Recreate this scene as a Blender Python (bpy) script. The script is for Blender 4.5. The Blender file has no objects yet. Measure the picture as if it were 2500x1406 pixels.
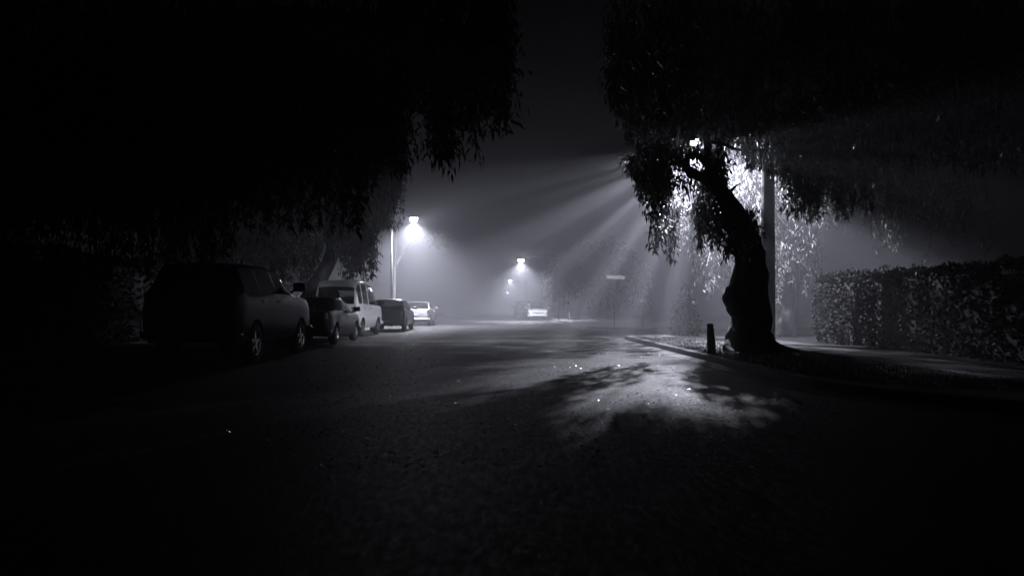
import bpy, bmesh, math, random
import numpy as np
from mathutils import Vector, Matrix, noise

S = bpy.context.scene
COL = S.collection

# ------------------------------------------------------------------ camera
CAM_H, FPX, CU, CV = 1.1, 1800.0, 1225.0, 750.0
cam_data = bpy.data.cameras.new("camera")
cam = bpy.data.objects.new("camera", cam_data)
COL.objects.link(cam)
cam.location = (0, 0, CAM_H)
cam.rotation_euler = (math.radians(90), 0, 0)
cam_data.lens = 36.0 * FPX / 2500.0
cam_data.sensor_width = 36.0
cam_data.shift_x = (1250 - CU) / 2500.0
cam_data.shift_y = (CV - 703) / 2500.0
cam_data.clip_start = 0.05
cam_data.clip_end = 1200
S.camera = cam

# ------------------------------------------------------------------ night sky
W = bpy.data.worlds.new("World")
S.world = W
W.use_nodes = True
wn = W.node_tree
for n in list(wn.nodes):
    wn.nodes.remove(n)
w_out = wn.nodes.new("ShaderNodeOutputWorld")
w_bg = wn.nodes.new("ShaderNodeBackground")
w_sky = wn.nodes.new("ShaderNodeTexSky")
w_sky.sky_type = 'NISHITA'
w_sky.sun_disc = False
w_sky.sun_elevation = math.radians(-4)
w_sky.sun_rotation = math.radians(200)
w_bw = wn.nodes.new("ShaderNodeRGBToBW")
wn.links.new(w_sky.outputs[0], w_bw.inputs[0])
wn.links.new(w_bw.outputs[0], w_bg.inputs[0])
w_bg.inputs[1].default_value = 0.0004
wn.links.new(w_bg.outputs[0], w_out.inputs[0])

# ------------------------------------------------------------------ exposure and sampling
S.view_settings.view_transform = 'Standard'
S.view_settings.look = 'None'
S.view_settings.gamma = 1.0
S.view_settings.exposure = -0.15
S.render.engine = 'CYCLES'
cy = S.cycles
cy.use_denoising = True
cy.denoiser = 'OPENIMAGEDENOISE'
cy.max_bounces = 5
cy.diffuse_bounces = 0
cy.glossy_bounces = 3
cy.transmission_bounces = 4
cy.transparent_max_bounces = 12
cy.volume_bounces = 0
cy.sample_clamp_indirect = 2.0
cy.sample_clamp_direct = 0.0

HAZE_DENSITY = 0.0135
HAZE_ANISO = 0.08
HAZE_COLOR = (0.93, 0.94, 1.0, 1)
LAMP_COLOR = (0.86, 0.87, 1.0)
LAMP_POWER = 7600.0
LENS_STRENGTH = 160.0


def P(u, v, d):
    """photograph pixel (2500 wide) at a distance d -> world point"""
    return Vector(((u - CU) * d / FPX, d, CAM_H - (v - CV) * d / FPX))


# ------------------------------------------------------------------ materials
def principled(name, color, rough=0.6, metallic=0.0, coat=0.0, spec=0.5):
    m = bpy.data.materials.new(name)
    m.use_nodes = True
    b = m.node_tree.nodes["Principled BSDF"]
    b.inputs["Base Color"].default_value = (*color, 1)
    b.inputs["Roughness"].default_value = rough
    b.inputs["Metallic"].default_value = metallic
    b.inputs["Coat Weight"].default_value = coat
    b.inputs["Coat Roughness"].default_value = 0.06
    b.inputs["Specular IOR Level"].default_value = spec
    return m


def ramp_noise(m, scale, c0, c1, detail=6, lo=0.35, hi=0.65, bump=0.0, bump_dist=0.02, bump_scale=None, stretch=None, rough=None):
    nt = m.node_tree
    b = nt.nodes["Principled BSDF"]
    tc = nt.nodes.new("ShaderNodeTexCoord")
    mp = nt.nodes.new("ShaderNodeMapping")
    if stretch:
        mp.inputs["Scale"].default_value = stretch
    nt.links.new(tc.outputs["Object"], mp.inputs[0])
    n = nt.nodes.new("ShaderNodeTexNoise")
    n.inputs["Scale"].default_value = scale
    n.inputs["Detail"].default_value = detail
    nt.links.new(mp.outputs[0], n.inputs["Vector"])
    r = nt.nodes.new("ShaderNodeValToRGB")
    r.color_ramp.elements[0].position = lo
    r.color_ramp.elements[1].position = hi
    r.color_ramp.elements[0].color = (*c0, 1)
    r.color_ramp.elements[1].color = (*c1, 1)
    nt.links.new(n.outputs[0], r.inputs[0])
    nt.links.new(r.outputs[0], b.inputs["Base Color"])
    if rough:
        rr = nt.nodes.new("ShaderNodeMapRange")
        rr.inputs[3].default_value = rough[0]
        rr.inputs[4].default_value = rough[1]
        nt.links.new(n.outputs[0], rr.inputs[0])
        nt.links.new(rr.outputs[0], b.inputs["Roughness"])
    if bump:
        n2 = nt.nodes.new("ShaderNodeTexNoise")
        n2.inputs["Scale"].default_value = bump_scale or scale * 4
        n2.inputs["Detail"].default_value = 5
        nt.links.new(mp.outputs[0], n2.inputs["Vector"])
        bp = nt.nodes.new("ShaderNodeBump")
        bp.inputs["Strength"].default_value = bump
        bp.inputs["Distance"].default_value = bump_dist
        nt.links.new(n2.outputs[0], bp.inputs["Height"])
        nt.links.new(bp.outputs[0], b.inputs["Normal"])
    return m


M = {}
M['asphalt'] = ramp_noise(principled("asphalt", (0.05,) * 3, 0.55, spec=.14), 19, (0.02,) * 3, (0.16,) * 3, 4, 0.38, 0.68, 0.4, 0.014, 30, (1, .32, 1), (0.5, 0.85))
_t = M['asphalt'].node_tree                      # worn wheel paths, patches and stains over the aggregate
_b = _t.nodes["Principled BSDF"]
_src = _b.inputs["Base Color"].links[0].from_socket
_n = _t.nodes.new("ShaderNodeTexNoise")
_n.inputs["Scale"].default_value = .9
_n.inputs["Detail"].default_value = 9
_m = _t.nodes.new("ShaderNodeMapRange")
_m.inputs[1].default_value, _m.inputs[2].default_value = .35, .65
_m.inputs[3].default_value, _m.inputs[4].default_value = .6, 1.25
_x = _t.nodes.new("ShaderNodeVectorMath")
_x.operation = 'SCALE'
_c = _t.nodes.new("ShaderNodeTexCoord")
_t.links.new(_c.outputs["Object"], _n.inputs["Vector"])
_t.links.new(_n.outputs[0], _m.inputs[0])
_t.links.new(_src, _x.inputs[0])
_t.links.new(_m.outputs[0], _x.inputs["Scale"])
_t.links.new(_x.outputs[0], _b.inputs["Base Color"])
M['concrete'] = ramp_noise(principled("concrete", (0.3,) * 3, 0.8), 3, (0.07,) * 3, (0.14,) * 3, 8, 0.3, 0.7, 0.5, 0.01, 60)
M['worn_path'] = ramp_noise(principled("worn_path", (0.06,) * 3, 0.8, spec=.3), 3, (0.04,) * 3, (0.09,) * 3, 8, 0.3, 0.7, 0.5, 0.01, 60)
M['earth'] = ramp_noise(principled("earth", (0.12,) * 3, 0.9), 2.2, (0.2,) * 3, (0.34,) * 3, 8, 0.3, 0.7, 0.8, 0.03, 25)
M['bark'] = ramp_noise(principled("bark", (0.06,) * 3, 0.85), 5, (0.035,) * 3, (0.1,) * 3, 8, 0.3, 0.7, 1.0, 0.05, 9, (1, 1, 0.25))
M['pale_bark'] = ramp_noise(principled("pale_bark", (0.4,) * 3, 0.7), 5, (0.08,) * 3, (0.14,) * 3, 6, 0.3, 0.7, 0.5, 0.02, 9, (1, 1, 0.3))
M['timber'] = ramp_noise(principled("timber", (0.12,) * 3, 0.8), 6, (0.04,) * 3, (0.08,) * 3, 8, 0.3, 0.7, 0.6, 0.01, 20, (1, 1, 0.05))
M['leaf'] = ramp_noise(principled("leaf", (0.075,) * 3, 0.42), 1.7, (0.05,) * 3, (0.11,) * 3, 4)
M['lit_leaf'] = ramp_noise(principled("lit_leaf", (0.12,) * 3, 0.5, spec=.35), 1.7, (0.06,) * 3, (0.14,) * 3, 4)  # pepper leaf with lamp light put into its colour, for the lit sprays
M['shaded_leaf'] = ramp_noise(principled("shaded_leaf", (0.04,) * 3, 0.55, spec=.15), 1.7, (0.010,) * 3, (0.024,) * 3, 4)  # same pepper leaf with shade put into its colour, for trees left dark
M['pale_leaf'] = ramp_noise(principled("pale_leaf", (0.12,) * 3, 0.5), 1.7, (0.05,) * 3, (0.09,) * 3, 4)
M['hedge_leaf'] = ramp_noise(principled("hedge_leaf", (0.05,) * 3, 0.6, spec=.12), 2.5, (0.008,) * 3, (0.024,) * 3, 4)
M['twig'] = principled("twig", (0.03,) * 3, 0.9)
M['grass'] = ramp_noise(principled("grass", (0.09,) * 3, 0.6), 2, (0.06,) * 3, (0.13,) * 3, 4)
M['litter'] = ramp_noise(principled("litter", (0.1,) * 3, 0.22), 8, (0.2,) * 3, (0.5,) * 3, 3)
M['paper'] = principled("paper", (0.8,) * 3, 0.35)
M['galvanised'] = ramp_noise(principled("galvanised", (0.3,) * 3, 0.7, 0.0), 12, (0.06,) * 3, (0.1,) * 3, 4)
M['housing'] = principled("lamp_housing", (0.03,) * 3, 0.7)
M['sign_white'] = principled("sign_white", (0.5,) * 3, 0.5)
M['tyre'] = ramp_noise(principled("tyre", (0.02,) * 3, 0.85), 30, (0.015,) * 3, (0.028,) * 3, 3)
M['rim'] = principled("rim", (0.55,) * 3, 0.28, 0.9)
M['black_trim'] = principled("black_trim", (0.018,) * 3, 0.5)
M['interior'] = principled("interior", (0.03,) * 3, 0.85)
M['chrome'] = principled("chrome", (0.75,) * 3, 0.08, 1.0)
M['plate'] = principled("plate", (0.75,) * 3, 0.4)
M['tail_lens'] = principled("tail_lens", (0.07,) * 3, 0.12, 0, 1.0)
M['head_lens'] = principled("head_lens", (0.45,) * 3, 0.1, 0.6, 1.0)


def paint(name, c, metallic=0.0):
    m = principled(name, (c, c, c), 0.35, metallic, 1.0)
    ramp_noise(m, 3, (c * 0.85,) * 3, (c,) * 3, 5, 0.3, 0.6)     # a thin film of road dust
    return m


M['black_paint'] = paint("black_paint", 0.004)
_b = M['black_paint'].node_tree.nodes["Principled BSDF"]
_b.inputs["Coat Weight"].default_value = .02
_b.inputs["Coat Roughness"].default_value = .12
_b.inputs["Specular IOR Level"].default_value = .06
M['dark_paint'] = paint("dark_paint", 0.015)
M['charcoal_paint'] = paint("charcoal_paint", 0.02)
for _k in ('dark_paint', 'charcoal_paint'):
    _b = M[_k].node_tree.nodes["Principled BSDF"]
    _b.inputs["Coat Weight"].default_value = .22
    _b.inputs["Specular IOR Level"].default_value = .25
M['white_paint'] = paint("white_paint", 0.8)
M['silver_paint'] = paint("silver_paint", 0.5, 0.35)

g = bpy.data.materials.new("glass")
g.use_nodes = True
gt = g.node_tree
gt.nodes.remove(gt.nodes["Principled BSDF"])
g_mix = gt.nodes.new("ShaderNodeMixShader")
g_tr = gt.nodes.new("ShaderNodeBsdfTransparent")
g_tr.inputs[0].default_value = (0.62, 0.63, 0.64, 1)
g_gl = gt.nodes.new("ShaderNodeBsdfGlossy")
g_gl.inputs["Roughness"].default_value = 0.03
g_fr = gt.nodes.new("ShaderNodeFresnel")
g_fr.inputs[0].default_value = 1.5
gt.links.new(g_fr.outputs[0], g_mix.inputs[0])
gt.links.new(g_tr.outputs[0], g_mix.inputs[1])
gt.links.new(g_gl.outputs[0], g_mix.inputs[2])
gt.links.new(g_mix.outputs[0], gt.nodes["Material Output"].inputs[0])
M['glass'] = g
gd = g.copy()
gd.name = "tinted_glass"
for n in gd.node_tree.nodes:
    if n.type == 'BSDF_TRANSPARENT':
        n.inputs[0].default_value = (0.05, 0.05, 0.05, 1)
M['tinted'] = gd

lens = bpy.data.materials.new("lamp_lens")
lens.use_nodes = True
lb = lens.node_tree.nodes["Principled BSDF"]
lb.inputs["Emission Color"].default_value = (*LAMP_COLOR, 1)
lb.inputs["Emission Strength"].default_value = LENS_STRENGTH
lens.cycles.emission_sampling = 'NONE'
M['lens'] = lens


# ------------------------------------------------------------------ mesh helpers
def link(name, me, mat, parent=None, smooth=False):
    o = bpy.data.objects.new(name, me)
    COL.objects.link(o)
    if mat is not None:
        for m in (mat if isinstance(mat, list) else [mat]):
            me.materials.append(M[m] if isinstance(m, str) else m)
    if parent:
        o.parent = parent
    if smooth and len(me.polygons):
        me.polygons.foreach_set("use_smooth", [True] * len(me.polygons))
    return o


def tag(o, label=None, cat=None, group=None, kind=None):
    if label:
        o["label"] = label
    if cat:
        o["category"] = cat
    if group:
        o["group"] = group
    if kind:
        o["kind"] = kind
    return o


def empty(name, loc=(0, 0, 0), rz=0.0):
    o = bpy.data.objects.new(name, None)
    o.empty_display_size = 0.3
    COL.objects.link(o)
    o.location = loc
    o.rotation_euler = (0, 0, rz)
    return o


def copy_tree(o, parent=None):
    c = o.copy()
    COL.objects.link(c)
    c.parent = parent
    for ch in list(o.children):
        copy_tree(ch, c)
    return c


def quads(name, verts, nper, mat, parent=None, smooth=False):
    """numpy (N*nper,3) vertices, consecutive nper form one face"""
    verts = np.asarray(verts, dtype=np.float32).reshape(-1, 3)
    nf = len(verts) // nper
    me = bpy.data.meshes.new(name)
    me.vertices.add(len(verts))
    me.vertices.foreach_set("co", verts.ravel())
    me.loops.add(nf * nper)
    me.loops.foreach_set("vertex_index", np.arange(nf * nper, dtype=np.int32))
    me.polygons.add(nf)
    me.polygons.foreach_set("loop_start", np.arange(0, nf * nper, nper, dtype=np.int32))
    me.update(calc_edges=True)
    return link(name, me, mat, parent, smooth)


def pydata(name, verts, faces, mat, parent=None, smooth=False):
    me = bpy.data.meshes.new(name)
    me.from_pydata([tuple(v) for v in verts], [], faces)
    me.update()
    return link(name, me, mat, parent, smooth)


class MB:
    """collects shapes into one mesh"""
    def __init__(self):
        self.v, self.f = [], []

    def add(self, v, f):
        k = len(self.v)
        self.v += [Vector(p) for p in v]
        self.f += [tuple(i + k for i in q) for q in f]

    def box(self, x0, x1, y0, y1, z0, z1, bev=0.0):
        bm = bmesh.new()
        bmesh.ops.create_cube(bm, size=1)
        for p in bm.verts:
            p.co = Vector(((x0 + x1) / 2 + p.co.x * (x1 - x0), (y0 + y1) / 2 + p.co.y * (y1 - y0), (z0 + z1) / 2 + p.co.z * (z1 - z0)))
        if bev:
            bmesh.ops.bevel(bm, geom=list(bm.edges), offset=bev, segments=2, affect='EDGES', profile=0.5)
        bm.verts.index_update()
        self.add([p.co.copy() for p in bm.verts], [[q.index for q in f.verts] for f in bm.faces])
        bm.free()

    def tube(self, pts, rad, n=10, rough=0.0, seed=0, cap=True, flat=1.0):
        pts = [Vector(p) for p in pts]
        if not isinstance(rad, (list, tuple)):
            rad = [rad] * len(pts)
        vs, fs = [], []
        ref = Vector((0.31, 0.87, 0.2)).normalized()
        for i, p in enumerate(pts):
            t = (pts[min(i + 1, len(pts) - 1)] - pts[max(i - 1, 0)]).normalized()
            a = t.cross(ref)
            if a.length < 0.05:
                a = t.cross(Vector((1, 0, 0)))
            a.normalize()
            b = t.cross(a).normalized()
            for k in range(n):
                an = 2 * math.pi * k / n
                dirv = a * math.cos(an) + b * math.sin(an) * flat
                r = rad[i]
                if rough:
                    r *= 1 + rough * noise.noise(p * 1.7 + dirv * 1.5 + Vector((seed, 0, 0))) + rough * 0.5 * noise.noise(p * 5 + dirv * 4) + rough * 0.3 * noise.noise(Vector((dirv.x * 9, dirv.y * 9, p.z * 3)))
                vs.append(p + dirv * r)
        for i in range(len(pts) - 1):
            for k in range(n):
                k2 = (k + 1) % n
                fs.append((i * n + k, i * n + k2, (i + 1) * n + k2, (i + 1) * n + k))
        if cap:
            fs.append(tuple(range(n))[::-1])
            fs.append(tuple((len(pts) - 1) * n + k for k in range(n)))
        self.add(vs, fs)

    def build(self, name, mat, parent=None, smooth=False):
        return pydata(name, self.v, self.f, mat, parent, smooth)


def smooth_path(pts, rad, sub=5):
    """Catmull-Rom through points with radii"""
    pts = [Vector(p) for p in pts]
    out, ro = [], []
    n = len(pts)
    for i in range(n - 1):
        p0, p1, p2, p3 = pts[max(i - 1, 0)], pts[i], pts[i + 1], pts[min(i + 2, n - 1)]
        for k in range(sub):
            t = k / sub
            out.append(0.5 * ((2 * p1) + (p2 - p0) * t + (2 * p0 - 5 * p1 + 4 * p2 - p3) * t * t + (3 * p1 - p0 - 3 * p2 + p3) * t ** 3))
            ro.append(rad[i] * (1 - t) + rad[i + 1] * t)
    out.append(pts[-1])
    ro.append(rad[-1])
    return out, ro


# ------------------------------------------------------------------ the ground
def sheet(name, x0, x1, y0, y1, z, nx, ny, mat, rough=0.0):
    vs, fs = [], []
    for j in range(ny + 1):
        for i in range(nx + 1):
            x, y = x0 + (x1 - x0) * i / nx, y0 + (y1 - y0) * j / ny
            vs.append((x, y, z + rough * noise.noise(Vector((x * 0.6, y * 0.6, 0)))))
    for j in range(ny):
        for i in range(nx):
            a = j * (nx + 1) + i
            fs.append((a, a + 1, a + nx + 2, a + nx + 1))
    return pydata(name, vs, fs, mat, smooth=True)


road = sheet("road", -66, 86, -12, 326, 0, 2, 2, 'asphalt')
tag(road, kind="structure")


def arc(cx, cy, r, a0, a1, n=8):
    return [(cx + r * math.cos(math.radians(a0 + (a1 - a0) * k / n)), cy + r * math.sin(math.radians(a0 + (a1 - a0) * k / n))) for k in range(n + 1)]


def slab(name, outline, z0, z1, mat):
    n = len(outline)
    vs = [(x, y, z0) for x, y in outline] + [(x, y, z1) for x, y in outline]
    fs = [tuple(range(n, 2 * n))] + [(i, (i + 1) % n, n + (i + 1) % n, n + i) for i in range(n)]
    return pydata(name, vs, fs, mat)


def kerb_strip(name, line, side, z=0.13, w=0.15, gut=0.32):
    """kerb and gutter swept along a line; side is +1 when the verge lies to the right of the direction of travel"""
    n = len(line)
    prof = [(-gut, 0.004), (-0.002, 0.016), (0.018, z - 0.015), (0.035, z), (w, z), (w, -0.1), (-gut, -0.1)]
    vs, fs = [], []
    for i, (x, y) in enumerate(line):
        a, b = Vector(line[max(i - 1, 0)]), Vector(line[min(i + 1, n - 1)])
        t = (b - a).normalized()
        nrm = Vector((t.y, -t.x)) * side
        for o_, z_ in prof:
            vs.append((x + nrm.x * o_, y + nrm.y * o_, z_))
    k = len(prof)
    for i in range(n - 1):
        for j in range(k):
            j2 = (j + 1) % k
            fs.append((i * k + j, i * k + j2, (i + 1) * k + j2, (i + 1) * k + j))
    fs += [tuple(range(k)), tuple((n - 1) * k + j for j in range(k))]
    o = pydata(name, vs, fs, 'concrete')
    bm = bmesh.new()
    bm.from_mesh(o.data)
    bmesh.ops.recalc_face_normals(bm, faces=bm.faces)
    bm.to_mesh(o.data)
    bm.free()
    tag(o, kind="structure")
    return o


KX, CORNER_Y, FAR_Y, LX = 4.15, 26.4, 35.5, -7.1
near_line = [(8.5, 6.2)] + arc(8.5, 10.6, 4.35, 270, 180, 10)[0:] + [(KX, y) for y in (13, 16, 19, 22)] + arc(KX + 1.6, CORNER_Y - 1.6, 1.6, 180, 90, 8) + [(14, CORNER_Y), (40, CORNER_Y), (84, CORNER_Y)]
kerb_strip("kerb", near_line, 1)
inner = [(x + 0.14, y) if y < CORNER_Y - 0.01 else (x, y - 0.14) for x, y in near_line]
verge = slab("verge", [(84, 6.3)] + inner, 0, 0.122, 'earth')
tag(verge, kind="structure")
far_line = [(84, FAR_Y)] + [(30, FAR_Y)] + arc(KX + 1.8, FAR_Y + 1.8, 1.8, 270, 180, 8) + [(KX, 60), (KX, 120), (KX, 320)]
kerb_strip("kerb", far_line, 1)
verge2 = slab("verge", [(x + 0.14, y + 0.14) for x, y in far_line] + [(84, 320)], 0, 0.122, 'earth')
tag(verge2, kind="structure")
left_line = [(LX, 320), (LX, 120), (LX, 60), (LX, 30), (LX, 10), (LX, -10)]
kerb_strip("kerb", left_line, 1)
verge3 = slab("verge", [(LX - 0.14, -10), (LX - 0.14, 320), (-64, 320), (-64, -10)], 0, 0.122, 'earth')
tag(verge3, kind="structure")
M['shade_sheet'] = ramp_noise(principled("shade_sheet", (0.03,) * 3, 0.9, spec=.1), 4, (0.015,) * 3, (0.04,) * 3, 8, 0.3, 0.7, 0.8, 0.03, 40)
shade_sheet = sheet("shade_sheet", 6.35, 83, 6.9, 25.9, 0.127, 60, 20, 'shade_sheet')  # dark sheet added over the verge so lamp-lit ground there reads as shade
tag(shade_sheet, kind="structure")
fp = MB()
y = 6.6
while y < CORNER_Y - 2.2:
    fp.box(6.75, 8.15, y, y + 1.48, 0.08, 0.134, 0.006)
    y += 1.5
fpo = fp.build("footpath", 'worn_path')
tag(fpo, kind="structure")

rng = np.random.default_rng(11)


# ------------------------------------------------------------------ foliage
def strands(tops, lens, per_m, ll, lw, spread, seed, sway=0.15, droop=0.75):
    """weeping sprays: lance-shaped leaflets hanging round slender drooping twigs. Returns leaf corner array and twig corner array."""
    r = np.random.default_rng(seed)
    tops = np.asarray(tops, dtype=np.float64)
    lens = np.asarray(lens, dtype=np.float64)
    cnt = np.maximum(3, (lens * per_m).astype(int))
    idx = np.repeat(np.arange(len(tops)), cnt)
    n = len(idx)
    t = r.random(n)
    t = np.where(r.random(n) < 0.03, 1.0, t)
    ph = r.random((len(tops), 3)) * 6.28
    amp = (r.random((len(tops), 2)) * 2 - 1) * sway
    L = lens[idx]

    def spine(i, tt, Ls):
        q = np.empty((len(i), 3))
        q[:, 0] = tops[i, 0] + amp[i, 0] * Ls * tt + 0.05 * Ls * np.sin(ph[i, 0] + tt * 5)
        q[:, 1] = tops[i, 1] + amp[i, 1] * Ls * tt + 0.05 * Ls * np.sin(ph[i, 1] + tt * 5)
        q[:, 2] = tops[i, 2] - Ls * tt
        return q
    base = spine(idx, t, L)
    sp = spread * (0.25 + 0.75 * np.sin(np.clip(t * 0.9 + 0.12, 0, 1) * math.pi))
    base[:, 0] += r.normal(0, 1, n) * sp
    base[:, 1] += r.normal(0, 1, n) * sp
    base[:, 2] += r.normal(0, 1, n) * sp * 0.5
    az = r.random(n) * 6.283
    dn = droop + r.normal(0, 0.25, n)
    out = np.sqrt(np.clip(1 - np.clip(dn, -0.9, 0.98) ** 2, 0.02, 1))
    dirv = np.stack([np.cos(az) * out, np.sin(az) * out, -np.clip(dn, -0.9, 0.98)], 1)
    wa = r.random(n) * 6.283
    wv = np.stack([np.cos(wa), np.sin(wa), r.normal(0, 0.3, n)], 1)
    wv -= dirv * np.sum(wv * dirv, 1, keepdims=True)
    wv /= np.linalg.norm(wv, axis=1, keepdims=True) + 1e-6
    le = ll * (0.6 + 0.8 * r.random(n))[:, None]
    wd = lw * (0.6 + 0.8 * r.random(n))[:, None]
    bend = np.array([0, 0, -1.0]) * le * 0.12
    q = np.stack([base, base + dirv * le * 0.4 + wv * wd * 0.5, base + dirv * le + bend, base + dirv * le * 0.4 - wv * wd * 0.5], 1)
    # twigs
    k = 7
    tw = []
    for j in range(k):
        a = spine(np.arange(len(tops)), np.full(len(tops), j / k), lens)
        b = spine(np.arange(len(tops)), np.full(len(tops), (j + 1) / k), lens)
        w = np.array([0.006, 0.002, 0])
        tw.append(np.stack([a - w, a + w, b + w, b - w], 1))
    return q.reshape(-1, 3), np.concatenate(tw).reshape(-1, 3)


def curtain(u0, u1, vt0, vt1, vb0, vb1, d0, d1, n, seed):
    """tops and lengths of n sprays that hang between two heights over a stretch of branches"""
    r = np.random.default_rng(seed)
    u = u0 + (u1 - u0) * r.random(n)
    d = d0 + (d1 - d0) * r.random(n)
    vt = vt0 + (vt1 - vt0) * r.random(n)
    vb = vb0 + (vb1 - vb0) * r.random(n)
    x = (u - CU) * d / FPX
    zt = CAM_H - (vt - CV) * d / FPX
    zb = np.maximum(CAM_H - (vb - CV) * d / FPX, 0.35)
    return np.stack([x, d, zt], 1), np.maximum(zt - zb, 0.25)


def crown(root, parts, name="crown", mat='leaf', ll=0.13, lw=0.036, per_m=30, spread=0.1, seed=1, sway=0.08):
    tops = np.concatenate([p[0] for p in parts])
    lens = np.concatenate([p[1] for p in parts])
    q, tw = strands(tops, lens, per_m, ll, lw, spread, seed, sway)
    loc = np.array(root.location)
    o = quads(name, np.concatenate([q, tw]) - loc, 4, [mat, 'twig'], root)
    nl, nt_ = len(q) // 4, len(tw) // 4
    o.data.polygons.foreach_set("material_index", np.concatenate([np.zeros(nl, np.int32), np.ones(nt_, np.int32)]))
    return o


def limbs(root, paths, mat='bark', rough=0.12, name="trunk", sub=6):
    mb = MB()
    for i, (pts, rad, n) in enumerate(paths):
        p, r = smooth_path([Vector(q) - root.location for q in pts], rad, sub)
        mb.tube(p, r, n, rough, i * 3.1)
    return mb.build(name, mat, root, True)


# --- the leaning pepper tree in front of the lamp
D = 16.6
tree = empty("pepper_tree", (5.75, D, 0.1))
tag(tree, "gnarled pepper tree with leaning trunk standing in front of the nearest lit lamp", "tree", "weeping pepper trees")
paths = [
    ([(5.62, D, 0.0), P(1830, 840, D), P(1834, 780, D), P(1829, 720, D), P(1833, 660, D), P(1818, 590, D), P(1794, 525, D - .1), P(1762, 474, D - .2), P(1732, 441, D - .3)],
     [.62, .50, .43, .44, .37, .30, .235, .165, .125], 34),
    ([P(1740, 450, D - .3), P(1703, 430, D - .4), P(1679, 414, D - .5), P(1667, 399, D - .5), P(1650, 399, D - .6), P(1625, 404, D - .7), P(1608, 400, D - .8)], [.12, .11, .095, .085, .05, .03, .015], 10),
    ([P(1668, 402, D - .5), P(1678, 386, D - .45), P(1694, 380, D - .4), P(1710, 386, D - .3), P(1722, 402, D - .25)], [.06, .055, .05, .055, .06], 8),
    ([P(1738, 446, D - .3), P(1731, 410, D - .4), P(1726, 384, D - .4), P(1726, 350, D - .5), P(1716, 318, D - .8), P(1690, 270, D - 1.5), P(1640, 200, D - 2.5)], [.12, .10, .09, .085, .09, .1, .07], 10),
    ([P(1735, 346, D - .4), P(1765, 352, D - .3), P(1790, 363, D - .2), P(1810, 368, D - .1)], [.045, .04, .035, .012], 8),
    ([P(1768, 480, D), P(1785, 466, D + .1), P(1800, 452, D + .3), P(1812, 448, D + .3)], [.06, .04, .02, .008], 8),
    ([P(1716, 318, D - .8), P(1780, 240, D - .8), P(1880, 200, D - .8), P(1930, 120, D - 1.5), P(2020, 20, D - 3)], [.09, .10, .10, .08, .05], 10),
    ([P(1880, 200, D - .8), P(1960, 215, D - .8), P(2080, 240, D - 1), P(2230, 280, D - 1.5)], [.10, .08, .06, .03], 8),
    ([P(1690, 270, D - 1.5), P(1600, 250, D - 1.6), P(1530, 262, D - 1.8)], [.07, .05, .02], 8),
    ([P(1668, 399, D - .5), P(1620, 360, D - .6), P(1600, 330, D - .6)], [.05, .03, .02], 8),
    # the burl and the surface roots
    ([P(1812, 770, D), P(1797, 745, D - .1), P(1792, 722, D - .1), P(1806, 694, D)], [.16, .24, .24, .14], 12),
    ([P(1800, 830, D), P(1778, 850, D - .2), (5.05, D - .5, .1)], [.2, .13, .05], 8),
    ([P(1868, 825, D), P(1895, 850, D - .3), (6.6, D - .8, .08)], [.2, .14, .05], 8),
    ([P(1835, 830, D), P(1838, 858, D - .6), (5.6, D - 1.2, .08)], [.2, .14, .05], 8),
]
limbs(tree, paths, rough=.2, sub=12)
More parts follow.
